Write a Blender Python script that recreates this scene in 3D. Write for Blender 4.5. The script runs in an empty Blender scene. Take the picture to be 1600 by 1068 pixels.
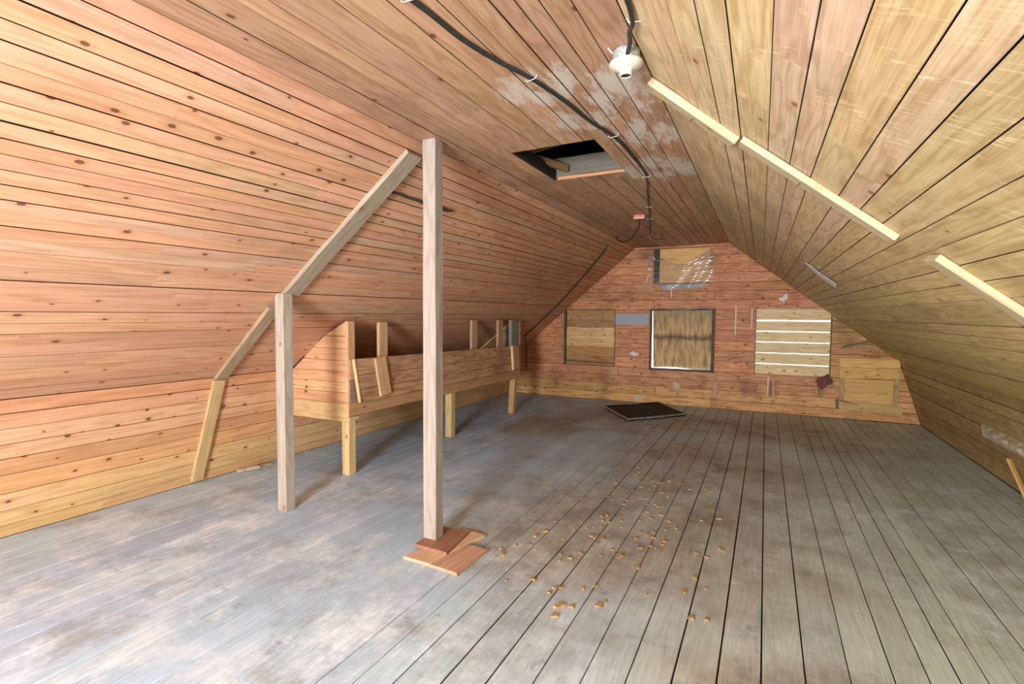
import bpy, bmesh, math, random
from mathutils import Vector, Matrix
R = random.Random(7)
SC = bpy.context.scene
COL = SC.collection

# ------------------------------------------------------------------ camera
EYE = 1.45
YAW, PITCH, ROLL, FPX = 0.46552, -0.0486, 0.0071, 787.76
fwd = Vector((-math.sin(YAW)*math.cos(PITCH), math.cos(YAW)*math.cos(PITCH), math.sin(PITCH)))
rgt = Vector((math.cos(YAW), math.sin(YAW), 0))
upv = rgt.cross(fwd)
r2 = math.cos(ROLL)*rgt + math.sin(ROLL)*upv
u2 = -math.sin(ROLL)*rgt + math.cos(ROLL)*upv
cd = bpy.data.cameras.new('camera')
cd.sensor_width = 36.0
cd.lens = FPX/1600*36
cd.clip_start = 0.02
cam = bpy.data.objects.new('camera', cd)
COL.objects.link(cam)
m = Matrix((r2, u2, -fwd)).transposed().to_4x4()
m.translation = Vector((0, 0, EYE))
cam.matrix_world = m
SC.camera = cam

# ------------------------------------------------------------------ world, lights, exposure
W = bpy.data.worlds.new('world')
SC.world = W
W.use_nodes = True
bg = W.node_tree.nodes['Background']
bg.inputs['Color'].default_value = (0.93, 0.97, 1.0, 1)     # overcast daylight outside
bg.inputs['Strength'].default_value = 2.2
SC.view_settings.view_transform = 'Standard'
SC.view_settings.look = 'None'
SC.view_settings.gamma = 1
SC.view_settings.use_curve_mapping = False
SC.view_settings.exposure = 0.06
YB = -2.8       # inside face of the gable behind the camera
YF = 8.73       # inside face of the far gable


def area(name, loc, target, sx, sy, power, color):
    l = bpy.data.lights.new(name, 'AREA')
    l.shape = 'RECTANGLE'
    l.size, l.size_y, l.energy, l.color = sx, sy, power, color
    o = bpy.data.objects.new(name, l)
    COL.objects.link(o)
    o.location = loc
    o.rotation_euler = (Vector(target)-Vector(loc)).to_track_quat('-Z', 'Y').to_euler()
    return o


# daylight falling through the open doorway in the gable behind the camera
area('daylight_doorway', (-0.85, YB+0.03, 1.3), (-1.0, 6, 1.05), 1.0, 1.2, 500, (0.90, 0.955, 1.0))

# ------------------------------------------------------------------ materials


class NT:
    def __init__(s, name, rough=0.6):
        s.m = bpy.data.materials.new(name)
        s.m.use_nodes = True
        s.t = s.m.node_tree
        s.b = s.t.nodes['Principled BSDF']
        s.b.inputs['Roughness'].default_value = rough

    def n(s, typ, ins=None, **kw):
        nd = s.t.nodes.new(typ)
        for k, v in kw.items():
            setattr(nd, k, v)
        for k, v in (ins or {}).items():
            i = nd.inputs[k]
            if isinstance(v, bpy.types.NodeSocket):
                s.t.links.new(v, i)
            else:
                i.default_value = v
        return nd

    def math(s, op, a, b=0.0, c=0.0, clamp=False):
        return s.n('ShaderNodeMath', {0: a, 1: b, 2: c}, operation=op, use_clamp=clamp).outputs[0]

    def vmul(s, v, k):
        return s.n('ShaderNodeVectorMath', {0: v, 1: k}, operation='MULTIPLY').outputs[0]

    def vadd(s, v, k):
        return s.n('ShaderNodeVectorMath', {0: v, 1: k}, operation='ADD').outputs[0]

    def noise(s, v, scale=1.0, detail=3.0, rough=0.55):
        return s.n('ShaderNodeTexNoise', {'Vector': v, 'Scale': scale, 'Detail': detail, 'Roughness': rough}).outputs['Fac']

    def ramp(s, f, a, b, va=0.0, vb=1.0):
        return s.n('ShaderNodeMapRange', {0: f, 1: a, 2: b, 3: va, 4: vb}, interpolation_type='SMOOTHSTEP').outputs[0]

    def mix(s, f, a, b, mode='MIX'):
        nd = s.n('ShaderNodeMix', data_type='RGBA', blend_type=mode)
        for i, v in ((0, f), (6, a), (7, b)):
            if isinstance(v, bpy.types.NodeSocket):
                s.t.links.new(v, nd.inputs[i])
            else:
                nd.inputs[i].default_value = v if i == 0 else (*v[:3], 1)
        return nd.outputs[2]

    def set(s, k, v):
        if isinstance(v, bpy.types.NodeSocket):
            s.t.links.new(v, s.b.inputs[k])
        else:
            s.b.inputs[k].default_value = v

    def bump(s, h, strength, dist=0.002):
        s.set('Normal', s.n('ShaderNodeBump', {'Height': h, 'Strength': strength, 'Distance': dist}).outputs[0])


def grain(t, rnd_amt=1.0):
    tc = t.n('ShaderNodeTexCoord').outputs['Object']
    rnd = t.n('ShaderNodeObjectInfo').outputs['Random']
    off = t.n('ShaderNodeCombineXYZ', {0: t.math('MULTIPLY', rnd, 57.0), 1: t.math('MULTIPLY', rnd, 23.0), 2: t.math('MULTIPLY', rnd, 11.0)}).outputs[0]
    v = t.vadd(tc, off)
    return tc, rnd, v


def wood(name, ring=0.30, fine=0.16, knots=0.5, rough=0.62, stain=0.25, knotcol=(0.09, 0.035, 0.015), white=0.0,
         whitespot=None, blotch=0.0, bumps=0.25, stretch=1.0, dirt=(0.20, 0.13, 0.08), kerfcol=(0.84, 0.68, 0.42)):
    t = NT(name, rough)
    tc, rnd, v = grain(t)
    base = t.n('ShaderNodeObjectInfo').outputs['Color']
    pos = t.n('ShaderNodeNewGeometry').outputs['Position']
    # flat-sawn growth rings
    warp = t.noise(t.vmul(v, (1.1*stretch, 9, 9)), 1.0, 2.0, 0.5)
    sep = t.n('ShaderNodeSeparateXYZ', {0: v}).outputs
    ph = t.math('ADD', t.math('MULTIPLY', sep[1], 60.0), t.math('MULTIPLY', warp, 42.0))
    s1 = t.math('MULTIPLY_ADD', t.math('SINE', ph), 0.5, 0.5)
    s1 = t.math('POWER', s1, 2.5)
    fn = t.noise(t.vmul(v, (5, 170, 170)), 1.0, 2.0, 0.6)
    md = t.noise(t.vmul(v, (2.2, 22, 22)), 1.0, 3.0, 0.6)
    f = t.math('SUBTRACT', 1.0, t.math('MULTIPLY', s1, ring))
    f = t.math('MULTIPLY', f, t.ramp(fn, 0.25, 0.75, 1-fine, 1+fine*0.6))
    f = t.math('MULTIPLY', f, t.ramp(md, 0.25, 0.75, 1-ring*0.45, 1+ring*0.3))
    g = t.n('ShaderNodeCombineXYZ', {0: t.math('POWER', f, 0.75), 1: f, 2: t.math('POWER', f, 1.35)}).outputs[0]
    c = t.mix(1.0, base, g, 'MULTIPLY')
    # weather stain patches fixed to the timber
    st = t.ramp(t.noise(t.vmul(pos, (1.6, 0.9, 1.6)), 1.3, 5.0, 0.65), 0.50, 0.72, 0.0, stain)
    c = t.mix(st, c, dirt)
    if blotch:
        # saw marks: short slanting streaks across the grain, in patches
        dg = t.math('MULTIPLY_ADD', sep[1], 0.55, sep[0])
        kv = t.n('ShaderNodeCombineXYZ', {0: t.math('MULTIPLY', dg, 95.0), 1: t.math('MULTIPLY', sep[1], 14.0), 2: t.math('MULTIPLY', dg, 3.0)}).outputs[0]
        kerf = t.ramp(t.noise(kv, 1.0, 3.0, 0.6), 0.52, 0.66)
        pm = t.ramp(t.noise(t.vadd(pos, (9, 4, 2)), 4.5, 4.0, 0.65), 0.46, 0.66)
        bl = t.math('MULTIPLY', t.math('MULTIPLY', kerf, pm), blotch)
        c = t.mix(bl, c, kerfcol)
        rub = t.ramp(t.noise(t.vadd(pos, (3, 1, 8)), 13.0, 5.0, 0.7), 0.60, 0.72, 0.0, blotch*0.55)
        c = t.mix(rub, c, kerfcol)
    if knots:
        vv = t.vadd(v, t.n('ShaderNodeCombineXYZ', {2: t.math('MULTIPLY', rnd, 5.0)}).outputs[0])
        k2 = t.vmul(vv, (0.62, 1, 0))
        vo = t.n('ShaderNodeTexVoronoi', {'Vector': k2, 'Scale': 8.0, 'Randomness': 1.0}, voronoi_dimensions='2D', feature='F1')
        d = vo.outputs['Distance']
        cs = t.n('ShaderNodeSeparateColor', {0: vo.outputs['Color']}).outputs
        on = t.math('LESS_THAN', cs[0], knots)
        rad = t.math('MULTIPLY_ADD', cs[1], 0.07, 0.035)
        kn = t.math('MULTIPLY', on, t.math('SUBTRACT', 1.0, t.ramp(t.math('DIVIDE', d, rad), 0.75, 1.1)))
        halo = t.math('MULTIPLY', on, t.math('SUBTRACT', 1.0, t.ramp(t.math('DIVIDE', d, rad), 0.9, 3.2)))
        c = t.mix(t.math('MULTIPLY', halo, 0.32), c, t.mix(1.0, c, (0.80, 0.52, 0.34), 'MULTIPLY'))
        c = t.mix(t.math('MULTIPLY', kn, 0.82), c, knotcol)
    if white:
        wn = t.noise(t.vmul(pos, (4.6, 1.3, 2.5)), 2.2, 8.0, 0.78)
        wm = t.ramp(wn, 0.53, 0.62)
        if whitespot:
            tot = None
            for (cx, cy, cz, rx) in whitespot:
                dd = t.n('ShaderNodeVectorMath', {0: pos, 1: (cx, cy, cz)}, operation='DISTANCE').outputs['Value']
                w = t.ramp(dd, rx*0.25, rx, 1.0, 0.0)
                tot = w if tot is None else t.math('MAXIMUM', tot, w)
            wm = t.math('MULTIPLY', t.ramp(t.math('ADD', wn, t.math('MULTIPLY', tot, 0.22)), 0.64, 0.76), t.math('MINIMUM', 1.0, t.math('MULTIPLY', tot, 3.0)))
        c = t.mix(t.math('MULTIPLY', wm, white), c, (0.66, 0.57, 0.49))
    t.set('Base Color', c)
    t.set('Specular IOR Level', 0.25)
    hb = t.math('ADD', t.math('MULTIPLY', fn, 0.6), t.math('MULTIPLY', md, 1.0))
    t.bump(hb, bumps, 0.003)
    return t.m


M = {}
M['pine'] = wood('pine_boards', ring=0.18, fine=.13, stretch=.7, knots=0.34, stain=0.18)
M['ceiling'] = wood('ceiling_boards', ring=0.24, knots=0.16, stain=0.45, white=0.85,
                    whitespot=[(-1.0, 2.25, 2.54, 0.38), (-0.66, 2.45, 2.54, 0.45), (-0.6, 3.1, 2.55, 0.6), (-0.7, 3.9, 2.56, 0.6), (-0.95, 2.75, 2.55, 0.35)], dirt=(0.17, 0.09, 0.055))
M['pale'] = wood('weathered_pale_boards', ring=0.24, knots=0.12, stain=0.45, blotch=0.75, knotcol=(0.26, 0.11, 0.05), dirt=(0.26, 0.17, 0.085), bumps=0.35)
M['gable'] = wood('gable_boards', ring=0.34, fine=.22, knots=0.5, stain=0.5, blotch=0.35, knotcol=(0.10, 0.03, 0.015), dirt=(0.16, 0.065, 0.035), bumps=0.35)
M['lumber'] = wood('sawn_lumber', ring=0.16, knots=0.20, stain=0.12, knotcol=(0.22, 0.10, 0.05))
M['ply'] = wood('stained_plywood', ring=0.55, fine=0.3, knots=0.0, stain=0.95, dirt=(0.05, 0.032, 0.012))


def floor_mat():
    t = NT('worn_painted_floor_boards', 0.55)
    tc, rnd, v = grain(t)
    base = t.n('ShaderNodeObjectInfo').outputs['Color']
    pos = t.n('ShaderNodeNewGeometry').outputs['Position']
    warp = t.noise(t.vmul(v, (0.9, 8, 8)), 1.0, 2.0, 0.5)
    sep = t.n('ShaderNodeSeparateXYZ', {0: v}).outputs
    ph = t.math('ADD', t.math('MULTIPLY', sep[1], 150.0), t.math('MULTIPLY', warp, 60.0))
    s1 = t.math('MULTIPLY_ADD', t.math('SINE', ph), 0.5, 0.5)
    fn = t.noise(t.vmul(v, (6, 200, 200)), 1.0, 2.0, 0.6)
    # bare brown wood where the grey paint has worn away
    big = t.noise(pos, 0.9, 4.0, 0.6)
    spots = [(-0.75, 3.4, 0, 1.9), (-0.6, 5.2, 0, 1.9), (-1.6, 7.3, 0, 1.8), (0.2, 7.3, 0, 1.6), (0.15, 2.0, 0, 0.9), (-2.6, 6.2, 0, 1.2), (1.1, 2.3, 0, .6)]
    tot = None
    for (cx, cy, cz, rx) in spots:
        dd = t.n('ShaderNodeVectorMath', {0: pos, 1: (cx, cy, cz)}, operation='DISTANCE').outputs['Value']
        w = t.ramp(dd, rx*0.15, rx, 1.0, 0.0)
        tot = w if tot is None else t.math('MAXIMUM', tot, w)
    bare = t.ramp(t.math('ADD', t.math('MULTIPLY', tot, 0.42), big), 0.55, 0.95)
    brown = t.mix(t.ramp(t.noise(pos, 3.5, 5.0, 0.7), 0.35, 0.7), (0.43, 0.38, 0.30), (0.22, 0.19, 0.15))
    c = t.mix(t.math('MULTIPLY', bare, 0.88), base, brown)
    # pale scuffs
    sc = t.ramp(t.noise(t.vmul(pos, (1.0, 0.75, 1.0)), 2.6, 8.0, 0.78), 0.47, 0.66)
    spots2 = [(1.15, 4.4, 0, 1.3), (1.5, 3.4, 0, 1.0), (-2.8, 2.0, 0, 2.4), (-1.6, 1.4, 0, 1.7), (-0.1, 1.3, 0, 1.0), (0.9, 1.6, 0, .8), (1.7, 5.2, 0, 0.8)]
    tot2 = None
    for (cx, cy, cz, rx) in spots2:
        dd = t.n('ShaderNodeVectorMath', {0: pos, 1: (cx, cy, cz)}, operation='DISTANCE').outputs['Value']
        w = t.ramp(dd, rx*0.2, rx, 1.0, 0.0)
        tot2 = w if tot2 is None else t.math('MAXIMUM', tot2, w)
    sc = t.math('MULTIPLY', sc, t.math('MULTIPLY_ADD', tot2, 0.72, 0.22))
    c = t.mix(sc, c, (0.78, 0.86, 0.95))
    # broad worn-through film of white and brown, running across the boards
    sc2 = t.ramp(t.noise(t.vadd(pos, (2, 5, 0)), 1.5, 9.0, 0.72), 0.50, 0.66)
    c = t.mix(t.math('MULTIPLY', sc2, t.math('MULTIPLY_ADD', tot2, 0.45, 0.30)), c, (0.72, 0.81, 0.88))
    br2 = t.ramp(t.noise(t.vadd(pos, (12, 3, 0)), 1.9, 9.0, 0.74), 0.49, 0.66, 0.0, 0.52)
    c = t.mix(br2, c, (0.27, 0.25, 0.21))
    # black marks
    dk = t.ramp(t.noise(t.vadd(pos, (4, 7, 0)), 3.1, 8.0, 0.8), 0.56, 0.74, 0.0, 0.75)
    c = t.mix(dk, c, (0.075, 0.078, 0.082))
    fl = t.ramp(t.noise(pos, 42.0, 3.0, 0.6), 0.66, 0.74, 0.0, 0.5)
    c = t.mix(fl, c, (0.62, 0.62, 0.62))
    f = t.math('MULTIPLY', t.ramp(fn, 0.25, 0.75, 0.88, 1.08), t.math('SUBTRACT', 1.0, t.math('MULTIPLY', s1, 0.10)))
    g = t.n('ShaderNodeCombineXYZ', {0: f, 1: f, 2: f}).outputs[0]
    c = t.mix(1.0, c, g, 'MULTIPLY')
    t.set('Base Color', c)
    t.set('Roughness', t.ramp(big, 0.3, 0.7, 0.48, 0.68))
    t.set('Specular IOR Level', 0.35)
    t.bump(t.math('ADD', fn, t.math('MULTIPLY', s1, 0.4)), 0.25, 0.002)
    return t.m


M['floor'] = floor_mat()


def plain(name, col, rough=0.6, metal=0.0, var=0.15, scale=30.0, spec=0.4, bump=0.0):
    t = NT(name, rough)
    tc = t.n('ShaderNodeTexCoord').outputs['Object']
    n = t.noise(tc, scale, 4.0, 0.6)
    f = t.ramp(n, 0.25, 0.75, 1-var, 1+var)
    g = t.n('ShaderNodeCombineXYZ', {0: f, 1: f, 2: f}).outputs[0]
    t.set('Base Color', t.mix(1.0, col, g, 'MULTIPLY'))
    t.set('Metallic', metal)
    t.set('Specular IOR Level', spec)
    if bump:
        t.bump(n, bump, 0.003)
    return t.m


M['dark'] = plain('dark_backing', (0.010, 0.006, 0.004), 0.9)
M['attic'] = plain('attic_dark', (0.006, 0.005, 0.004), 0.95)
M['cable'] = plain('black_cable', (0.030, 0.032, 0.028), 0.5, var=0.4)
M['staple'] = plain('cream_staple', (0.75, 0.70, 0.60), 0.5)
M['zinc'] = plain('galvanised_metal', (0.50, 0.54, 0.55), 0.42, 0.6, 0.35, 60)
M['porcelain'] = plain('cream_porcelain', (0.62, 0.56, 0.45), 0.35, 0, 0.10, 60, 0.5)
M['hole'] = plain('dark_socket', (0.03, 0.028, 0.025), 0.7)
M['brick'] = plain('orange_flaking_block', (0.70, 0.27, 0.13), 0.8, 0, 0.6, 140)
M['whiteflake'] = plain('white_flake', (0.75, 0.72, 0.68), 0.8, 0, 0.2, 90)
M['greypaint'] = plain('blue_grey_paint', (0.40, 0.42, 0.46), 0.8, 0, 0.12, 40)
M['plaster'] = plain('white_plaster', (0.80, 0.78, 0.74), 0.85, 0, 0.2, 55, 0.2, 0.5)
M['ledge'] = plain('pale_crusty_edge', (0.56, 0.50, 0.36), 0.85, 0, 0.35, 45, 0.2, 0.6)
M['card'] = plain('red_brown_card', (0.19, 0.055, 0.045), 0.7, 0, 0.3, 30)
M['cardback'] = plain('brown_card', (0.16, 0.10, 0.06), 0.8, 0, 0.3, 30)
M['blacksheet'] = plain('black_sheet', (0.010, 0.012, 0.011), 0.6, 0, 0.4, 12, 0.12, 0.2)
M['foil'] = plain('silvery_film_edge', (0.34, 0.32, 0.30), 0.3, 0.5, 0.6, 25, 0.5, 0.6)
M['chip'] = plain('wood_chip', (0.40, 0.26, 0.11), 0.8, 0, 0.3, 60)
M['trimdark'] = plain('dark_wet_trim', (0.080, 0.052, 0.028), 0.6, 0, 0.5, 14)
M['trimgrey'] = plain('grey_green_trim', (0.14, 0.13, 0.095), 0.7, 0, 0.3, 14)
M['bark'] = plain('dark_bark_edge', (0.07, 0.055, 0.042), 0.9, 0, 0.6, 25, 0.2, 0.8)
M['edge'] = plain('joint_shade_edge', (0.045, 0.022, 0.012), 0.9)  # shade between boards put into this dark edge colour
M['rust'] = plain('rusty_nail', (0.10, 0.07, 0.05), 0.6, 0.4)


def film():
    t = NT('clear_plastic_film', 0.12)
    out = t.t.nodes['Material Output']
    tr = t.n('ShaderNodeBsdfTransparent', {'Color': (0.97, 0.97, 0.97, 1)}).outputs[0]
    gl = t.n('ShaderNodeBsdfGlossy', {'Color': (1, 1, 1, 1), 'Roughness': 0.16}).outputs[0]
    df = t.n('ShaderNodeBsdfDiffuse', {'Color': (0.75, 0.76, 0.78, 1)}).outputs[0]
    a = t.n('ShaderNodeMixShader', {0: 0.5, 1: gl, 2: df}).outputs[0]
    tc = t.n('ShaderNodeTexCoord').outputs['Object']
    st = t.ramp(t.noise(t.vmul(tc, (6, 1, 40)), 1.0, 4.0, 0.7), 0.45, 0.75, 0.10, 0.55)
    b = t.n('ShaderNodeMixShader', {0: st, 1: tr, 2: a}).outputs[0]
    t.t.links.new(b, out.inputs['Surface'])
    return t.m


M['film'] = film()

# ------------------------------------------------------------------ helpers


def jit(c, a=0.10, hue=0.04):
    k = 1+R.uniform(-a, a)
    return (c[0]*k*(1+R.uniform(-hue, hue)*0.4), c[1]*k*(1+R.uniform(-hue, hue)), c[2]*k*(1+R.uniform(-hue, hue)*1.6), 1)


def link(name, me, mat, parent=None, color=None):
    o = bpy.data.objects.new(name, me)
    COL.objects.link(o)
    if mat is not None and not me.materials:
        me.materials.append(mat)
    if color:
        o.color = (*color[:3], 1)
    if parent is not None:
        o.parent = parent
        o.matrix_parent_inverse = parent.matrix_world.inverted()
    return o


def tag(o, label, cat, group=None, kind=None):
    if label:
        o['label'] = label
    if cat:
        o['category'] = cat
    if group:
        o['group'] = group
    if kind:
        o['kind'] = kind
    return o


def empty(name, loc, label, cat, group=None):
    o = bpy.data.objects.new(name, None)
    COL.objects.link(o)
    o.location = loc
    o.matrix_world = Matrix.Translation(Vector(loc))
    return tag(o, label, cat, group)


def struct(name, verts, faces, mat):
    me = bpy.data.meshes.new(name)
    me.from_pydata([tuple(v) for v in verts], [], faces)
    o = link(name, me, mat)
    o['kind'] = 'structure'
    return o


def slab_poly(name, pts, nrm, thick, mat, parent=None, color=None, along=None, inset=0.0022, jz=0.0, lift=0.0, sides=False):
    """A board: outline PTS (world, in the room-side plane), thickness away from the room (-nrm). Local X runs along the grain."""
    nrm = Vector(nrm).normalized()
    pts = [Vector(p)+nrm*(jz+lift) for p in pts]
    c = sum(pts, Vector())/len(pts)
    ax = Vector(along) if along is not None else (pts[1]-pts[0])
    ax = (ax-nrm*ax.dot(nrm)).normalized()
    ay = nrm.cross(ax)
    Mx = Matrix((ax, ay, nrm)).transposed().to_4x4()
    Mx.translation = c
    inv = Mx.inverted()
    loc = [inv @ p for p in pts]
    area2 = sum(loc[i].x*loc[(i+1) % len(loc)].y-loc[(i+1) % len(loc)].x*loc[i].y for i in range(len(loc)))
    if area2 < 0:
        loc.reverse()
    n = len(loc)
    ins = []
    for i in range(n):
        p, a, b = loc[i], loc[i-1], loc[(i+1) % n]
        d1, d2 = (a-p).normalized(), (b-p).normalized()
        s = d1+d2
        if sides:
            ins.append(Vector((p.x, p.y-math.copysign(inset, p.y), p.z)))
        elif s.length > 1e-5 and abs(d1.cross(d2).z) > 0.05:
            ins.append(p+s*(inset/abs(d1.cross(d2).z)))
        else:
            ins.append(p.copy())
    ch = min(inset*1.4, thick*0.4)
    vs = [tuple(p) for p in ins]+[(p.x, p.y, p.z-ch) for p in loc]+[(p.x, p.y, p.z-thick) for p in loc]
    fs = [list(range(n))]
    for i in range(n):
        j = (i+1) % n
        fs.append([i, i+n, j+n, j])
        fs.append([i+n, i+2*n, j+2*n, j+n])
    fs.append([2*n+i for i in reversed(range(n))])
    me = bpy.data.meshes.new(name)
    me.from_pydata(vs, [], fs)
    if sides:                       # board edges coloured dark to paint the shade inside the joints
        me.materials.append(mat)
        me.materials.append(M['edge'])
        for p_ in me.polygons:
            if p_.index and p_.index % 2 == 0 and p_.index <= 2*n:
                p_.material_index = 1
    o = link(name, me, mat, None, color)
    o.matrix_world = Mx
    if parent is not None:
        o.parent = parent
        o.matrix_parent_inverse = parent.matrix_world.inverted()
    return o


def lumber(name, a, b, w, t, side, mat, parent=None, color=(0.6, 0.42, 0.26), bev=0.003, taper=0.0, wob=0.0, cut_a=0.0, cut_b=0.0):
    """Stick of timber from A to B (axis), width W along SIDE, thickness T across. cut_* shear the ends (in metres over the thickness/width)."""
    a, b = Vector(a), Vector(b)
    ax = (b-a).normalized()
    sd = Vector(side)
    sd = (sd-ax*sd.dot(ax)).normalized()
    nn = ax.cross(sd)
    L = (b-a).length
    Mx = Matrix((ax, sd, nn)).transposed().to_4x4()
    Mx.translation = (a+b)/2
    bm = bmesh.new()
    seg = 6 if wob else 1
    rings = []
    for i in range(seg+1):
        x = -L/2+L*i/seg
        k = 1-taper*(i/seg)
        ring = []
        for sy, sz in ((-1, -1), (1, -1), (1, 1), (-1, 1)):
            dy = R.uniform(-wob, wob) if 0 < i < seg else 0
            xx = x
            if i == 0:
                xx += cut_a*(sy if abs(cut_a) else 0)*0.5
            if i == seg:
                xx += cut_b*(sy if abs(cut_b) else 0)*0.5
            ring.append(bm.verts.new((xx, sy*w/2*k+dy, sz*t/2)))
        rings.append(ring)
    for i in range(seg):
        for j in range(4):
            bm.faces.new((rings[i][j], rings[i+1][j], rings[i+1][(j+1) % 4], rings[i][(j+1) % 4]))
    bm.faces.new(rings[0])
    bm.faces.new(list(reversed(rings[-1])))
    bmesh.ops.recalc_face_normals(bm, faces=bm.faces)
    if bev:
        ed = [e for e in bm.edges if e.calc_face_angle(0) > 0.6]
        bmesh.ops.bevel(bm, geom=ed, offset=bev, segments=1, affect='EDGES')
    me = bpy.data.meshes.new(name)
    bm.to_mesh(me)
    bm.free()
    o = link(name, me, mat, None, color)
    o.matrix_world = Mx
    if parent is not None:
        o.parent = parent
        o.matrix_parent_inverse = parent.matrix_world.inverted()
    return o


def tube(name, pts, rad, mat, parent=None, res=10, smooth=True):
    cu = bpy.data.curves.new(name, 'CURVE')
    cu.dimensions = '3D'
    cu.bevel_depth = rad
    cu.bevel_resolution = 3
    cu.resolution_u = res if smooth else 1
    cu.use_fill_caps = True
    sp = cu.splines.new('BEZIER' if smooth else 'POLY')
    if smooth:
        sp.bezier_points.add(len(pts)-1)
        for p, q in zip(sp.bezier_points, pts):
            p.co = q
            p.handle_left_type = p.handle_right_type = 'AUTO'
    else:
        sp.points.add(len(pts)-1)
        for p, q in zip(sp.points, pts):
            p.co = (*q, 1)
    tmp = bpy.data.objects.new('tmp', cu)
    me = bpy.data.meshes.new_from_object(tmp)
    bpy.data.objects.remove(tmp)
    me.name = name
    for p in me.polygons:
        p.use_smooth = True
    return link(name, me, mat, parent)


def lathe(name, prof, loc, mat, parent=None, n=28, axis=None, flute=0.0):
    vs, fs = [], []
    for (r, z) in prof:
        for i in range(n):
            a = 2*math.pi*i/n
            rr = r*(1+(flute if i % 2 else 0))
            vs.append((rr*math.cos(a), rr*math.sin(a), z))
    for k in range(len(prof)-1):
        for i in range(n):
            j = (i+1) % n
            fs.append((k*n+i, k*n+j, (k+1)*n+j, (k+1)*n+i))
    me = bpy.data.meshes.new(name)
    me.from_pydata(vs, [], fs)
    bm = bmesh.new()
    bm.from_mesh(me)
    bmesh.ops.recalc_face_normals(bm, faces=bm.faces)
    bm.to_mesh(me)
    bm.free()
    for p in me.polygons:
        p.use_smooth = True
    o = link(name, me, mat)
    Mx = Matrix.Translation(Vector(loc))
    if axis:
        Mx = Mx @ Vector(axis).to_track_quat('Z', 'Y').to_matrix().to_4x4()
    o.matrix_world = Mx
    if parent is not None:
        o.parent = parent
        o.matrix_parent_inverse = parent.matrix_world.inverted()
    return o


# ------------------------------------------------------------------ cross-section of the attic (gambrel), slightly out of true
def zc(y):
    return 2.498+0.018*y


def prof(y):
    k = (y-2.6)/6.13
    return {'LB': (-4.386, 0.0), 'LK': (-4.07, 0.936), 'LC': (-1.965-0.065*k, zc(y)),
            'RC': (-0.485-0.065*(y-1.8)/6.9, zc(y)), 'RK': (1.688, 0.87), 'RB': (1.962, 0.0)}


def P(seg, f, y):
    q = prof(y)
    a, b = q[seg[0]], q[seg[1]]
    return Vector((a[0]+(b[0]-a[0])*f, y, a[1]+(b[1]-a[1])*f))


def seglen(seg, y=4):
    return (P(seg, 1, y)-P(seg, 0, y)).length


def normal(seg, y=4):
    """Unit normal pointing into the room."""
    d = (P(seg, 1, y)-P(seg, 0, y)).normalized()
    n = Vector((0, 1, 0)).cross(d)
    mid = P(seg, 0.5, y)
    if (Vector((-1.2, y, 1.2))-mid).dot(n) < 0:
        n = -n
    return n.normalized()


def backing(name, seg, off=0.034, th=0.06, skip=None):
    n = normal(seg)
    vs, fs = [], []
    NS = 14
    for k in range(NS+1):
        y = YB-0.2+(YF-YB+.4)*k/NS
        for f, e in ((0, -0.03), (1, 0.03)):
            p = P(seg, f, y)+(P(seg, 1, y)-P(seg, 0, y)).normalized()*e
            vs += [p-n*off, p-n*(off+th)]
        if k:
            b = 4*(k-1)
            fs += [(b, b+2, b+6, b+4), (b+1, b+5, b+7, b+3), (b, b+4, b+5, b+1), (b+2, b+3, b+7, b+6)]
    fs += [(0, 1, 3, 2), (4*NS, 4*NS+2, 4*NS+3, 4*NS+1)]
    return struct(name, vs, fs, M['dark'])


def rows_to_boards(parent, seg, bounds, mat, colf, name='plank', gap=0.0025, holes=(), joints=None, seglo=2.2, seghi=4.6, thick=0.022, jz=0.0015):
    """BOUNDS: fractions along SEG. Every row is cut into boards of random length at butt joints."""
    n = normal(seg)
    for i in range(len(bounds)-1):
        f0, f1 = bounds[i], bounds[i+1]
        ys = [YB]
        if joints and i in joints:
            ys += list(joints[i])
            y = ys[-1]
            while YF-y > seghi:
                y += R.uniform(seglo, seghi)
                if YF-y > 0.7:
                    ys.append(y)
        else:
            y = YB+R.uniform(1.0, seghi)
            while y < YF-0.7:
                ys.append(y)
                y += R.uniform(seglo, seghi)
        ys.append(YF)
        L = seglen(seg)
        g = gap*R.uniform(0.5, 1.6)/2/L
        rz = R.uniform(-jz, jz)
        for k in range(len(ys)-1):
            y0, y1 = ys[k], ys[k+1]
            spans = [(y0, y1)]
            for (hf0, hf1, hy0, hy1) in holes:
                if f0 < hf1-1e-4 and f1 > hf0+1e-4:
                    new = []
                    for (a, b) in spans:
                        if a < hy0 and b > hy1:
                            new += [(a, hy0), (hy1, b)]
                        elif a < hy0 < b:
                            new.append((a, hy0))
                        elif a < hy1 < b:
                            new.append((hy1, b))
                        elif a >= hy0 and b <= hy1:
                            pass
                        else:
                            new.append((a, b))
                    spans = new
            for (a, b) in spans:
                e = 0.0004
                w0, w1 = R.uniform(-.4, .4)*g, R.uniform(-.4, .4)*g
                pts = [P(seg, f0+g+w0, a+e), P(seg, f0+g+w1, b-e), P(seg, f1-g, b-e), P(seg, f1-g, a+e)]
                slab_poly(name, pts, n, thick, mat, parent, colf(i, (f0+f1)/2), along=(0, 1, 0), jz=rz, inset=0.0012, sides=True)


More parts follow.
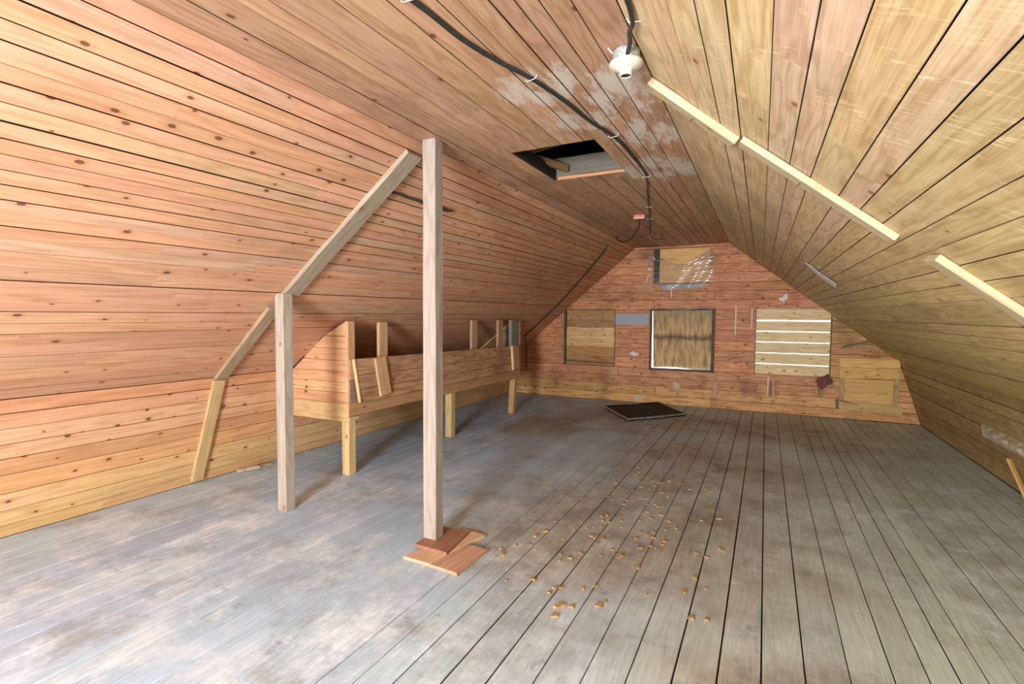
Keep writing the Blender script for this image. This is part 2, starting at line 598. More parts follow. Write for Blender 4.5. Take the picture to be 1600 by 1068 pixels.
# ------------------------------------------------------------------ floor
XL, XR = prof(4)['LB'][0], prof(4)['RB'][0]
floor = struct('floor', [(XL-.1, YB-.2, -0.03), (XR+.1, YB-.2, -0.03), (XR+.1, YF+.2, -0.03), (XL-.1, YF+.2, -0.03),
                         (XL-.1, YB-.2, -0.1), (XR+.1, YB-.2, -0.1), (XR+.1, YF+.2, -0.1), (XL-.1, YF+.2, -0.1)],
               [(0, 1, 2, 3), (7, 6, 5, 4), (0, 4, 5, 1), (1, 5, 6, 2), (2, 6, 7, 3), (3, 7, 4, 0)], M['dark'])
fx = [-1.283, -1.112, -0.955, -0.786, -0.621, -0.46, -0.298, -0.135, 0.024, 0.186, 0.347, 0.508, 0.633, 0.742, 0.845, 0.949, 1.06, 1.19, 1.32, 1.45, 1.58, 1.71, 1.84, XR-0.002]
x = fx[0]
left = []
while x > XL+0.2:
    x -= R.uniform(0.125, 0.168)
    left.append(x)
left[-1] = XL+0.002
fx = left[::-1]+fx
for i in range(len(fx)-1):
    a, b = fx[i], fx[i+1]
    ys = [YB]
    y = YB+R.uniform(1.5, 5)
    if abs(a+0.298) < .001:
        y = 1.78
    while y < YF-0.8:
        ys.append(y)
        y += R.uniform(2.5, 5.0)
    ys.append(YF)
    fz = R.uniform(-.0015, 0)
    g = R.choice((0.002, 0.0035, 0.0055, 0.0075)) if a > -1.3 else R.choice((0.0012, 0.002, 0.0035))
    for k in range(len(ys)-1):
        keys = ((-2.4, (0.40, 0.52, 0.66)), (-1.2, (0.42, 0.51, 0.60)), (-.4, (0.445, 0.495, 0.50)), (0.6, (0.46, 0.52, 0.465)), (3, (0.46, 0.525, 0.47)))
        base = keys[0][1] if a < -2.4 else keys[-1][1]
        for (xa, ca), (xb, cb_) in zip(keys, keys[1:]):
            if xa <= a < xb:
                base = tuple(p_+(q_-p_)*(a-xa)/(xb-xa) for p_, q_ in zip(ca, cb_))
        w = R.uniform(-.0012, .0012)
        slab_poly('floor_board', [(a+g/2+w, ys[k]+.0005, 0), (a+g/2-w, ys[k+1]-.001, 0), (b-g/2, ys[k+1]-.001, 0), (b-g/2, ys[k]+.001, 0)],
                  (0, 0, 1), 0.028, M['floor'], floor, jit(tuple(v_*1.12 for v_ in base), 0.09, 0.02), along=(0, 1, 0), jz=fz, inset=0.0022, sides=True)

# ------------------------------------------------------------------ left knee wall, left slope, ceiling, right slope, right knee wall
wl = backing('wall_left', ('LB', 'LK'))
Lw = seglen(('LB', 'LK'))
bl = [0.0, 0.088, 0.198, 0.327, 0.462, 0.576, 0.679, 0.785, 0.889, Lw]
ORY = [(0.74, 0.46, 0.22), (0.76, 0.50, 0.25), (0.77, 0.50, 0.25), (0.74, 0.40, 0.20), (0.72, 0.37, 0.19), (0.76, 0.44, 0.24), (0.78, 0.45, 0.26), (0.74, 0.38, 0.22), (0.70, 0.35, 0.19)]
rows_to_boards(wl, ('LB', 'LK'), [v/Lw for v in bl], M['pine'], lambda i, f: jit(ORY[min(i, 8)], .05), joints={0: [1.93]}, gap=0.004, jz=0.003)

wul = backing('wall_upper_left', ('LK', 'LC'))
Ls = seglen(('LK', 'LC'))
raw = [0, 0.11, 0.231, 0.33, 0.469, 0.576, 0.684, 0.781, 0.882, 1.022, 1.13, 1.228, 1.336, 1.414, 1.492, 1.571, 1.645, 1.725, 1.80, 1.879, 1.953, 2.03, 2.11, 2.189, 2.264, 2.345, 2.42, 2.50, 2.585, 2.667]
ORN = (0.68, 0.36, 0.215)
jn = {13: [1.6], 15: [1.75], 19: [1.55, 3.1], 22: [2.1], 24: [1.3], 12: [2.2], 16: [2.9]}
rows_to_boards(wul, ('LK', 'LC'), [v/2.667 for v in raw], M['pine'], lambda i, f: jit(ORN if R.random() < .8 else (0.68, 0.41, 0.26), .08, .04), joints=jn, gap=0.0048, jz=0.003, seglo=1.6, seghi=3.6)

# flat ceiling with the hatch hole
HX0, HX1, HY0, HY1 = -1.555, -0.975, 3.07, 3.885
cb = [-1.97, -1.81, -1.66, -1.555, -1.358, -1.196, -1.04, -0.975, -0.88, -0.80, -0.725, -0.627, -0.485]
cw = -0.485+1.97
n = Vector((0, 0, -1))
vs, fs = [], []
xs = [-2.12, HX0, HX1, -0.38]
ysb = [YB-.2, HY0, HY1, YF+.2]
for z in (0.026, 0.08):
    for yy in ysb:
        for xx in xs:
            vs.append((xx, yy, zc(yy)+z))
for l in (0, 16):
    for j in range(3):
        for i in range(3):
            if i == 1 and j == 1:
                continue
            q = (l+j*4+i, l+j*4+i+1, l+j*4+i+5, l+j*4+i+4)
            fs.append(q if l else tuple(reversed(q)))
for (a, b) in ((5, 6), (6, 10), (10, 9), (9, 5)):
    fs.append((a, b, b+16, a+16))
ceil = struct('ceiling', vs, fs, M['dark'])
BRN = (0.53, 0.315, 0.20)
rows_to_boards(ceil, ('LC', 'RC'), [(v+1.97)/cw for v in cb], M['ceiling'], lambda i, f: jit(BRN, .13, .05), gap=0.004,
               holes=[((HX0+1.97)/cw, (HX1+1.97)/cw, HY0, HY1)], joints={4: [0.2, 5.2], 5: [2.08, 5.9], 2: [1.1, 5.0], 3: [2.35, 6.2], 7: [1.2, 6.1]}, seglo=2.2, seghi=3.6, jz=0.003)

# the dark loft above the hatch
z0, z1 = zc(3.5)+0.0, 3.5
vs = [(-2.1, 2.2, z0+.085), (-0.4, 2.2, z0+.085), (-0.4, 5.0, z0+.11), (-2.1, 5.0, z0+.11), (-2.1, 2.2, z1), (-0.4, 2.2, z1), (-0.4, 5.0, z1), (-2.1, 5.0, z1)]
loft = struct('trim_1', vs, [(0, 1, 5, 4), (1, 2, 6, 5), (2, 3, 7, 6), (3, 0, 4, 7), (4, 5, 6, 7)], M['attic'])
loft['label'] = 'dark loft space above the open ceiling hatch'
lumber('joist', (HX0-.1, HY1+.012, zc(HY1)+.10), (HX1+.1, HY1+.012, zc(HY1)+.10), 0.15, 0.035, (0, 0, 1), M['lumber'], ceil, (0.17, 0.145, 0.12), wob=.003)
lumber('hatch_edge', (HX0+.01, HY1-.006, zc(HY1)+.012), (HX1-.01, HY1-.006, zc(HY1)+.012), 0.022, 0.012, (0, 0, 1), M['lumber'], ceil, (0.66, 0.32, 0.16), wob=.002)
lumber('joist', (-2.05, HY0-.03, zc(HY0)+.10), (-.45, HY0-.03, zc(HY0)+.10), 0.15, 0.04, (0, 0, 1), M['lumber'], ceil, (0.10, 0.07, 0.05))
lumber('rafter', (-1.62, 3.40, 2.66), (-1.15, 4.3, 3.1), 0.055, 0.04, (0, 0, 1), M['lumber'], loft, (0.16, 0.10, 0.04))
lumber('rafter', (-1.62, 3.62, 2.68), (-1.45, 3.85, 2.64), 0.05, 0.04, (0, 0, 1), M['lumber'], loft, (0.18, 0.115, 0.045))

wur = backing('wall_upper_right', ('RC', 'RK'))
Lr = seglen(('RC', 'RK'))
rb = [0, 0.125, 0.252, 0.364, 0.472, 0.609, 0.717, 0.82, 0.955, 1.056, 1.159, 1.263, 1.36, 1.466, 1.565, 1.67, 1.77, 1.865, 1.97, 2.078, 2.228, 2.335, 2.45, 2.56, 2.67, 2.777]
PAL = (0.62, 0.47, 0.31)


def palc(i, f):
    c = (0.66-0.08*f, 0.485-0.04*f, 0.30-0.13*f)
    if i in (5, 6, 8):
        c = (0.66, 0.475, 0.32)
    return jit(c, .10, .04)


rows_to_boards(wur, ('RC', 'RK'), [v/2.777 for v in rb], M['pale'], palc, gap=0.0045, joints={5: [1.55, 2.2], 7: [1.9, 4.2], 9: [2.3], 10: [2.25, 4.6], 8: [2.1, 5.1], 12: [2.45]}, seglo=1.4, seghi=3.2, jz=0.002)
wr = backing('wall_right', ('RK', 'RB'))
rows_to_boards(wr, ('RK', 'RB'), [v/9 for v in range(10)], M['pale'], lambda i, f: jit((0.40, 0.285, 0.13), .13, .05), gap=0.005, jz=0.004)

# ------------------------------------------------------------------ gables


def gable_poly(y):
    q = prof(y)
    return [Vector((q[k][0], 0, q[k][1])) for k in ('LB', 'RB', 'RK', 'RC', 'LC', 'LK')]


def clip(poly, axis, val, keep_less):
    out = []
    n = len(poly)
    for i in range(n):
        a, b = poly[i], poly[(i+1) % n]
        ia = (a[axis] <= val) == keep_less
        ib = (b[axis] <= val) == keep_less
        if ia:
            out.append(a)
        if ia != ib:
            t = (val-a[axis])/(b[axis]-a[axis])
            out.append(a+(b-a)*t)
    return out


def gable(name, y, inward, zs, holes, mat, colf, cuts=None, name2='plank'):
    """Horizontal boards on a gable wall; HOLES are (x0, x1, z0, z1); the backing wall has the same holes."""
    poly = gable_poly(y)
    # backing built as strips so that the openings go right through
    bands = sorted(set([-.06]+[h[2] for h in holes]+[h[3] for h in holes]+[2.9]))
    vs, fs = [], []
    for zi in range(len(bands)-1):
        za, zb = bands[zi], bands[zi+1]
        hs = sorted([h for h in holes if h[2] <= za+1e-6 and h[3] >= zb-1e-6])
        x = -4.7
        rects = []
        for h in hs:
            rects.append((x, h[0]))
            x = h[1]
        rects.append((x, 2.3))
        for (xa, xb) in rects:
            if xb-xa < .004:
                continue
            ya, yb = y-inward*0.024, y-inward*0.11
            k = len(vs)
            vs += [(xa, ya, za), (xb, ya, za), (xb, ya, zb), (xa, ya, zb), (xa, yb, za), (xb, yb, za), (xb, yb, zb), (xa, yb, zb)]
            fs += [(k, k+1, k+2, k+3), (k+7, k+6, k+5, k+4), (k, k+4, k+5, k+1), (k+1, k+5, k+6, k+2), (k+2, k+6, k+7, k+3), (k+3, k+7, k+4, k)]
    w = struct(name, vs, fs, M['dark'])
    for i in range(len(zs)-1):
        za, zb = zs[i], zs[i+1]
        row = clip(clip(poly, 2, za+.0015, False), 2, zb-.0015, True)
        if len(row) < 3:
            continue
        hs = sorted([h for h in holes if h[2] < zb-.01 and h[3] > za+.01])
        xlo, xhi = min(p.x for p in row), max(p.x for p in row)
        spans, x = [], xlo
        for h in hs:
            spans.append((x, h[0]))
            x = h[1]
        spans.append((x, xhi))
        for (a, b) in spans:
            if b-a < .02:
                continue
            js = [a]
            if cuts and i in cuts:
                js += [c for c in cuts[i] if a+.1 < c < b-.1]
            elif b-a > 2.6:
                js.append(a+(b-a)*R.uniform(.3, .7))
            js.append(b)
            for k in range(len(js)-1):
                q = clip(clip(row, 0, js[k]+(.0012 if k else 0), False), 0, js[k+1]-.0012, True)
                if len(q) < 3:
                    continue
                pts = [Vector((p.x, y, p.z)) for p in q]
                dd = []
                for p in pts:
                    if not dd or (p-dd[-1]).length > .004:
                        dd.append(p)
                if (dd[0]-dd[-1]).length < .004:
                    dd.pop()
                if len(dd) >= 3:
                    slab_poly(name2, dd, (0, inward, 0), 0.022, mat, w, colf(i, (za+zb)/2, js[k]), along=(1, 0, 0), jz=R.uniform(-.003, .003), inset=0.003)
    return w


H1 = (-3.285, -2.365, 0.60, 1.605)     # boarded opening, dark
H2 = (-1.745, -0.735, 0.60, 1.605)     # plywood window
H3 = (-0.130, 0.862, 0.645, 1.622)     # boarded opening, bright gaps
H3 = (-0.130, 0.862, 0.60, 1.605)
H4 = (-1.715, -0.83, 2.035, 2.615)     # small upper opening
zs = [0, 0.145, 0.30, 0.45, 0.60, 0.775, 0.94, 1.10, 1.27, 1.44, 1.605, 1.76, 1.90, 2.035, 2.19, 2.33, 2.47, 2.615, 2.70]


def gcol(i, z, x):
    if i <= 1:
        c = (0.72, 0.40, 0.17)
    elif x > 0.8:
        c = (0.64, 0.37, 0.15)
    elif z < 0.6:
        c = (0.68, 0.34, 0.175)
    else:
        c = (0.74, 0.34, 0.185)
    return jit(c, .11, .05)


wf = gable('wall_far', YF, -1, zs, [H1, H2, H3, H4], M['gable'], gcol, cuts={3: [-2.3, -.7, .9], 2: [-.1], 10: [-1.7], 11: [-.75], 12: [-.72, -1.7]})
# gable behind the camera, with an open doorway
wb = gable('wall_back', YB, 1, [0.19*i for i in range(15)], [(-1.615, -0.085, 0.38, 2.28)], M['gable'], gcol)

# ---- window_1 : dark boarded opening on the far gable
OUT = YF+0.085


def opening(name, h, cols, gaps, recess, label, extra=True, framecol=None, fmat='trimgrey', fw=0.03, boards=None, seed=0):
    x0, x1, z0, z1 = h
    w = empty(name, ((x0+x1)/2, YF, z0), None, None)
    w['kind'] = 'structure'
    nb = len(cols)
    for i in range(nb):
        za = z0+(z1-z0)*i/nb
        zb = z0+(z1-z0)*(i+1)/nb-gaps[i]
        dz = 0.004 if recess < .04 else 0.0004
        pts = [(x0+.002, YF, za+R.uniform(0, dz)), (x1-.002, YF, za+R.uniform(0, dz)), (x1-.002, YF, zb-R.uniform(0, dz)), (x0+.002, YF, zb-R.uniform(0, dz))]
        slab_poly('plank', pts, (0, -1, 0), 0.02, M['lumber2'] if cols[i][3] else M['gable'], w, jit(cols[i][:3], .05), along=(1, 0, 0), lift=-recess+R.uniform(-.002, .002), inset=.003)
    return w


M['lumber2'] = wood('knotty_new_pine', ring=0.20, knots=0.45, stain=0.10, knotcol=(0.22, 0.09, 0.03))
LT, DK = (0.92, 0.62, 0.27, 1), (0.56, 0.33, 0.13, 1)
w1 = opening('window_1', H1, [(0.55, 0.33, 0.14, 0), DK, LT, LT, (0.52, 0.29, 0.13, 0), DK], [.0001, .0004, .0012, .001, .0001, .0001], 0.05, '')
w1['label'] = 'boarded-up opening with dull and pale planks and a grey frame'
x0, x1, z0, z1 = H1
lumber('frame_jamb', (x0-.012, YF-.006, z0-.01), (x0-.012, YF-.006, z1-.01), 0.035, 0.03, (1, 0, 0), M['trimgrey'], w1)
lumber('frame_jamb', (x1+.004, YF-.004, z0), (x1+.004, YF-.004, z1-.02), 0.014, 0.02, (1, 0, 0), M['trimgrey'], w1)
lumber('frame_head', (x0-.03, YF-.006, z1-.004), (x1+.005, YF-.006, z1-.004), 0.016, 0.03, (0, 0, 1), M['trimgrey'], w1)
lumber('frame_sill', (x0-.03, YF-.006, z0+.065), (x1+.005, YF-.006, z0+.055), 0.02, 0.02, (0, 0, 1), M['trimgrey'], w1)

# ---- window_2 : plywood sheet behind a dark wet frame, daylight round its left and bottom edge
w2 = empty('window_2', (-1.24, YF, .6), None, None)
w2['kind'] = 'structure'
w2['label'] = 'window blocked by water-stained plywood in a dark frame'
x0, x1, z0, z1 = H2
for nm, a, b, wd, sd in (('frame_jamb', (x0+.006, YF-.012, z0-.02), (x0+.006, YF-.012, z1), 0.034, (1, 0, 0)), ('frame_jamb', (x1-.01, YF-.012, z0-.02), (x1-.01, YF-.012, z1), 0.036, (1, 0, 0)),
                         ('frame_head', (x0-.01, YF-.014, z1-.01), (x1+.01, YF-.014, z1), 0.028, (0, 0, 1)), ('frame_sill', (x0-.01, YF-.014, z0-.005), (x1+.01, YF-.014, z0+.001), 0.034, (0, 0, 1))):
    lumber(nm, a, b, wd, 0.05, sd, M['trimdark'], w2)
lumber('frame_stop', (x1-.036, YF+.01, z0), (x1-.036, YF+.01, z1-.02), 0.012, 0.03, (1, 0, 0), M['trimgrey'], w2)
# slightly bowed sheet: lower edge curls, leaving a lens of light
xl, xr, zb0, zt = x0+.045, x1-.005, z0+.020, z1-.008
sheet_pts = [(xl+(xr-xl)*k/14, YF+.05, zb0-.006+.020*math.sin(min(1, k/14/.62)*math.pi)) for k in range(15)]
sheet_pts += [(xr, YF+.05, zt), (xl-.022, YF+.05, zt)]


def ply_mat():
    t = NT('water_stained_plywood', 0.6)
    pos = t.n('ShaderNodeNewGeometry').outputs['Position']
    sx = t.n('ShaderNodeSeparateXYZ', {0: pos}).outputs
    st = t.noise(t.vmul(pos, (16, 1, 2.0)), 1.6, 6.0, 0.7)
    lg = t.noise(pos, 3.0, 5.0, 0.7)
    c = t.mix(t.ramp(st, 0.30, 0.66), (0.20, 0.115, 0.040), (0.74, 0.48, 0.20))
    # dark band of mould across the middle, pale orange daylight glow painted along the foot
    band = t.ramp(t.math('ABSOLUTE', t.math('SUBTRACT', sx[2], t.math('MULTIPLY_ADD', lg, 0.2, 1.04))), 0.0, 0.085, 0.75, 0.0)
    c = t.mix(band, c, (0.035, 0.015, 0.008))
    top = t.ramp(t.math('ADD', sx[2], t.math('MULTIPLY', st, 0.25)), 1.38, 1.62, 0.0, 0.35)
    c = t.mix(top, c, (0.20, 0.17, 0.11))
    foot = t.ramp(t.math('ADD', sx[2], t.math('MULTIPLY', st, -0.16)), 0.60, 0.54, 0.0, 0.8)
    c = t.mix(foot, c, (0.85, 0.62, 0.34))
    t.set('Base Color', c)
    t.bump(st, 0.2)
    return t.m


M['ply'] = ply_mat()
slab_poly('plywood_sheet', sheet_pts, (0, -1, 0), .012, M['ply'], w2, None, along=(1, 0, 0), inset=0)
# splinters of torn film along the head
tube('film_scrap', [(x0+.25, YF-.045, z1+.004), (x0+.55, YF-.05, z1-.006), (x0+.72, YF-.045, z1+.012), (x1-.06, YF-.05, z1+.012), (x1+.0, YF-.045, z1+.0)], 0.006, M['foil'], w2)

# ---- window_3 : six planks, bounced daylight glow put into their pale colour, bright gaps
PLANK_GLOW = (0.95, 0.74, 0.42, 1)
w3 = opening('window_3', H3, [PLANK_GLOW]*6, [.011, .008, .008, .012, .015, .0], 0.012, '')
w3['label'] = 'boarded-up opening of six pale planks with daylight in the gaps'
x0, x1, z0, z1 = H3
lumber('frame_jamb', (x0-.006, YF-.003, z0-.01), (x0-.006, YF-.003, z1), 0.012, 0.012, (1, 0, 0), M['trimgrey'], w3)
lumber('frame_jamb', (x1+.006, YF-.003, z0-.01), (x1+.006, YF-.003, z1), 0.012, 0.012, (1, 0, 0), M['trimgrey'], w3)

# ---- window_4 : small upper opening
w4 = empty('window_4', (-1.25, YF, 2.035), None, None)
w4['kind'] = 'structure'
w4['label'] = 'small boarded opening under the flat ceiling'
x0, x1, z0, z1 = H4
for i, (za, zb) in enumerate(((z0, z0+.19), (z0+.192, z0+.40), (z0+.402, z1))):
    slab_poly('plank', [(x0+.03, YF, za), (x1-.002, YF, za), (x1-.002, YF, zb), (x0+.03, YF, zb)], (0, -1, 0), .02, M['lumber2'], w4, jit((0.90, 0.56, 0.25), .06), along=(1, 0, 0), lift=-.06, inset=.002)
lumber('stud', (x0+.05, YF+.02, z0+.001), (x0+.05, YF+.02, z1), 0.075, 0.05, (1, 0, 0), M['bark'], w4)
lumber('frame_sill', (x0+.05, YF-.0, z0-.002), (x1, YF-.0, z0-.002), 0.014, 0.04, (0, 0, 1), M['trimgrey'], w4)

# ---- door_1 : access panel low on the far gable
d1 = empty('door_1', (1.35, YF, .12), None, None)
d1['kind'] = 'structure'
d1['label'] = 'low plank access hatch with wooden battens'
YL = (0.78, 0.52, 0.18)
yy = YF-.004
slab_poly('plank', [(0.985, YF, .60), (1.70, YF, .62), (1.70, YF, .77), (0.985, YF, .755)], (0, -1, 0), .02, M['lumber2'], d1, jit(YL), along=(1, 0, 0), lift=.022)
slab_poly('plank', [(0.985, YF, .758), (1.70, YF, .773), (1.70, YF, .905), (0.985, YF, .895)], (0, -1, 0), .02, M['lumber2'], d1, jit(YL), along=(1, 0, 0), lift=.022)
slab_poly('plank', [(1.05, YF, .285), (1.635, YF, .265), (1.635, YF, .60), (1.05, YF, .60)], (0, -1, 0), .012, M['lumber2'], d1, jit((0.74, 0.48, .17)), along=(1, 0, 0), lift=.012)
slab_poly('stile', [(0.995, YF, .24), (1.045, YF, .24), (1.045, YF, .60), (0.995, YF, .60)], (0, -1, 0), .02, M['lumber2'], d1, jit((0.52, 0.36, .15)), along=(0, 0, 1), lift=.020)
slab_poly('stile', [(1.64, YF, .22), (1.70, YF, .22), (1.70, YF, .617), (1.64, YF, .617)], (0, -1, 0), .02, M['lumber2'], d1, jit((0.60, 0.43, .18)), along=(0, 0, 1), lift=.020)
slab_poly('rail', [(0.99, YF, .145), (1.745, YF, .115), (1.745, YF, .235), (0.99, YF, .265)], (0, -1, 0), .024, M['lumber2'], d1, jit((0.62, 0.44, .19)), along=(1, 0, 0), lift=.026)
slab_poly('latch', [(0.955, YF, .15), (0.988, YF, .15), (0.988, YF, .29), (0.955, YF, .29)], (0, -1, 0), .02, M['trimgrey'], d1, None, along=(0, 0, 1), lift=.028)
lumber('splinter', (1.0, YF-.034, .272), (1.24, YF-.034, .225), .016, .01, (0, 0, 1), M['card'], d1, taper=.7)

# patches and marks fixed on the far gable
slab_poly('painted_patch', [(-2.362, YF, 1.337), (-1.775, YF, 1.333), (-1.775, YF, 1.532), (-2.362, YF, 1.525)], (0, -1, 0), .006, M['greypaint'], wf, None, along=(1, 0, 0), lift=.010)['label'] = 'blue-grey painted strip'


def smear(parent, pts, nrm, mat, lift=.004, nm='paint_smear', rough=.012, sub=5):
    o = []
    n = len(pts)
    for i in range(n):
        a, b = Vector(pts[i]), Vector(pts[(i+1) % n])
        for k in range(sub):
            p = a+(b-a)*(k/sub)
            o.append(p+Vector((R.uniform(-rough, rough), R.uniform(-rough, rough), R.uniform(-rough, rough))))
    nv = Vector(nrm).normalized()
    c = Vector(pts[0])
    o = [p-nv*(p-c).dot(nv) for p in o]
    return slab_poly(nm, o, nrm, .003, mat, parent, None, lift=lift, inset=0)


smear(wf, [(.17, YF, 1.76), (.27, YF, 1.83), (.31, YF, 1.77), (.22, YF, 1.71)], (0, -1, 0), M['plaster'], lift=.007)
smear(wf, [(.99, YF, 1.02), (1.01, YF, 1.07), (1.36, YF, 1.17), (1.34, YF, 1.13)], (0, -1, 0), M['trimgrey'], lift=.006, rough=.005)
smear(wf, [(-2.1, YF, .83), (-1.99, YF, .80), (-1.94, YF, .84), (-2.04, YF, .88)], (0, -1, 0), M['plaster'], lift=.006)
smear(wf, [(-1.55, YF, 1.94), (-1.1, YF, 1.95), (-.85, YF, 2.0), (-.85, YF, 2.02), (-1.6, YF, 2.02)], (0, -1, 0), M['greypaint'], lift=.006)
smear(wf, [(-1.36, YF, .28), (-1.26, YF, .26), (-1.24, YF, .36), (-1.34, YF, .40)], (0, -1, 0), M['ledge'], lift=.006)
smear(wf, [(-2.0, YF, .05), (-1.85, YF, .03), (-1.83, YF, .10), (-1.97, YF, .12)], (0, -1, 0), M['ledge'], lift=.006)
slab_poly('batten', [(-.73, YF, .22), (-.67, YF, .22), (-.67, YF, .43), (-.73, YF, .43)], (0, -1, 0), .01, M['lumber2'], wf, (0.55, 0.38, 0.25, 1), along=(0, 0, 1), lift=.012)
slab_poly('batten', [(.07, YF, .26), (.115, YF, .26), (.115, YF, .50), (.07, YF, .50)], (0, -1, 0), .01, M['gable'], wf, (0.36, 0.17, 0.09, 1), along=(0, 0, 1), lift=.010)
slab_poly('batten', [(.15, YF, .28), (.205, YF, .28), (.205, YF, .50), (.15, YF, .50)], (0, -1, 0), .01, M['gable'], wf, (0.46, 0.24, 0.13, 1), along=(0, 0, 1), lift=.009)
for xx, za, zb in ((-1.42, 2.02, 1.80), (-1.45, 2.02, 1.93), (-1.48, 2.02, 1.95), (-.43, 1.65, 1.2), (-.2, 1.62, 1.3), (.055, .55, .28)):
    slab_poly('paint_drip', [(xx, YF, zb), (xx+.012, YF, zb), (xx+.014, YF, za), (xx-.002, YF, za)], (0, -1, 0), .003, M['plaster'], wf, None, lift=.0065, inset=0, along=(0, 0, 1))
nR = normal(('RC', 'RK'))
smear(wur, [(0.298, 5.05, 1.943), (0.37, 5.30, 1.887), (0.57, 5.42, 1.735), (0.53, 5.15, 1.765)], nR, M['plaster'], lift=.006, rough=.02)

# ------------------------------------------------------------------ support posts and rafter boards of the frame
POST = (0.38, 0.325, 0.285)
t = empty('support_post', (-1.871, 2.618, .037), 'tall pale square post standing on loose boards and reaching the flat ceiling', 'post')
lumber('timber', (-1.871, 2.618, .0375), (-1.876, 2.618, zc(2.62)-.003), 0.095, 0.085, (1, 0, 0), M['lumber'], t, POST, bev=.004, wob=.0025)
0 and lumber('packing_block', (-1.828, 2.664, 0.9), (-1.832, 2.664, 2.5), 0.03, 0.006, (1, 0, 0), M['lumber'], t, (0.62, 0.40, 0.26), bev=.001, wob=.003)
t = empty('support_post', (-3.168, 2.57, 0), 'shorter pale post under the joint of the sloping rafter boards', 'post')
lumber('timber', (-3.168, 2.565, 0.001), (-3.170, 2.565, 1.615), 0.088, 0.085, (1, 0, 0), M['lumber'], t, (0.43, 0.37, 0.31), bev=.004, wob=.0025)
0 and lumber('side_strip', (-3.121, 2.563, .65), (-3.121, 2.563, 1.10), 0.05, 0.008, (0, 1, 0), M['lumber'], t, (0.66, 0.46, 0.30), bev=.001)


def on_slope(seg, x, y, lift):
    q = prof(y)
    a, b = q[seg[0]], q[seg[1]]
    f = (x-a[0])/(b[0]-a[0])
    return P(seg, f, y)+normal(seg)*lift


nl = normal(('LK', 'LC'))
SL = ('LK', 'LC')
o = lumber('rafter_board', on_slope(SL, -2.03, 2.62, .018), on_slope(SL, -3.17, 2.615, .018), .14, .032, (0, 1, 0), M['lumber'], None, (0.40, 0.325, 0.245), wob=.004, cut_b=-.02)
tag(o, 'greyish rafter board on the slope between the two posts', 'rafter')
o = lumber('rafter_board', on_slope(SL, -3.30, 2.58, .017), on_slope(SL, -4.062, 2.65, .017), .105, .03, (0, 1, 0), M['lumber'], None, (0.44, 0.32, 0.21), wob=.003)
tag(o, 'brown weathered board running down the slope beside the shorter post', 'rafter')
WLs = ('LB', 'LK')
o = lumber('wall_stud', on_slope(WLs, -4.076, 2.645, .017), on_slope(WLs, -4.375, 2.62, .017), .10, .03, (0, 1, 0), M['lumber'], None, (0.62, 0.44, 0.22), wob=.002)
tag(o, 'yellowish board standing against the low knee wall', 'stud')
# torn bark edge on the slope behind the tall post
pts = []
for i in range(13):
    y = 2.70+.75*i/12
    pts.append((y, -.008-R.uniform(0, .012)))
top = [on_slope(SL, -2.272-R.uniform(0, .018), y, 0) for y, _ in pts]
bot = [on_slope(SL, -2.305+R.uniform(-.006, .006), y, 0) for y, _ in reversed(pts)]
c0 = top[0]
allp = [p-nl*(p-c0).dot(nl) for p in top+bot]
slab_poly('bark_edge', allp, nl, .004, M['bark'], wul, None, along=(0, 1, 0), lift=.007, inset=0)['label'] = 'dark torn bark edge'

# ------------------------------------------------------------------ battens on the right slope
SR = ('RC', 'RK')
BC = (0.60, 0.50, 0.32)


def batten(xa, ya, xb, yb, w, th, label, nail=None):
    a, b = on_slope(SR, xa, ya, th/2+.003), on_slope(SR, xb, yb, th/2+.003)
    t_ = empty('batten', a, label, 'batten')
    lumber('strip', a, b, w, th, (0, 1, 0), M['lumber'], t_, BC, bev=.003, wob=.0015)
    for f in (nail or ()):
        p = a+(b-a)*f+nR*(th/2-.004)
        q = p+nR*.022+Vector((-.004, -.02, .0))
        tube('nail', [p, q], .0018, M['rust'], t_, smooth=False)
    return t_


batten(-0.498, 2.40, -0.135, 2.545, .105, .035, 'thick pale batten starting beside the light fixture at the top of the slope', (.55,))
batten(-0.11, 2.488, 0.475, 2.60, .105, .028, 'long pale batten nailed across the middle of the slope boards', (.42,))
batten(0.59, 2.535, 1.30, 2.68, .105, .030, 'lowest pale batten on the sloping boards, running out of view', (.75,))

# broken ledge and leaning slat on the right knee wall
nW = normal(('RK', 'RB'))


def on_rw(z, y, lift=0.0):
    f = (0.87-z)/0.87
    return P(('RK', 'RB'), f, y)+nW*lift


bm = bmesh.new()
N = 26
prev = None
for i in range(N+1):
    y = 6.02-1.75*i/N
    dep = .012+.05*min(1, i/5)+R.uniform(-.010, .010)
    c = on_rw(.50+R.uniform(-.004, .004), y)
    ring = [bm.verts.new(c+nW*.002+Vector((0, 0, .012))), bm.verts.new(c+nW*dep+Vector((0, 0, .008+R.uniform(-.005, .005)))), bm.verts.new(c+nW*(dep-.006)+Vector((0, 0, -.022+R.uniform(-.008, .004)))), bm.verts.new(c+nW*.002+Vector((0, 0, -.10)))]
    if prev:
        for k in range(4):
            bm.faces.new((prev[k], ring[k], ring[(k+1) % 4], prev[(k+1) % 4]))
    else:
        bm.faces.new(ring)
    prev = ring
bm.faces.new(list(reversed(prev)))
bmesh.ops.recalc_face_normals(bm, faces=bm.faces)
me = bpy.data.meshes.new('ledge')
bm.to_mesh(me)
bm.free()
o = link('ledge', me, M['ledge'])
tag(o, 'rough pale broken ledge along the low wall', 'ledge')
o = lumber('slat', (1.845, 5.58, .30), (1.885, 5.27, 0.004), .045, .016, (.6, .6, 0), M['lumber'], None, (0.78, 0.50, 0.17))
tag(o, 'thin orange-yellow slat leaning against the low wall under the broken ledge', 'slat')

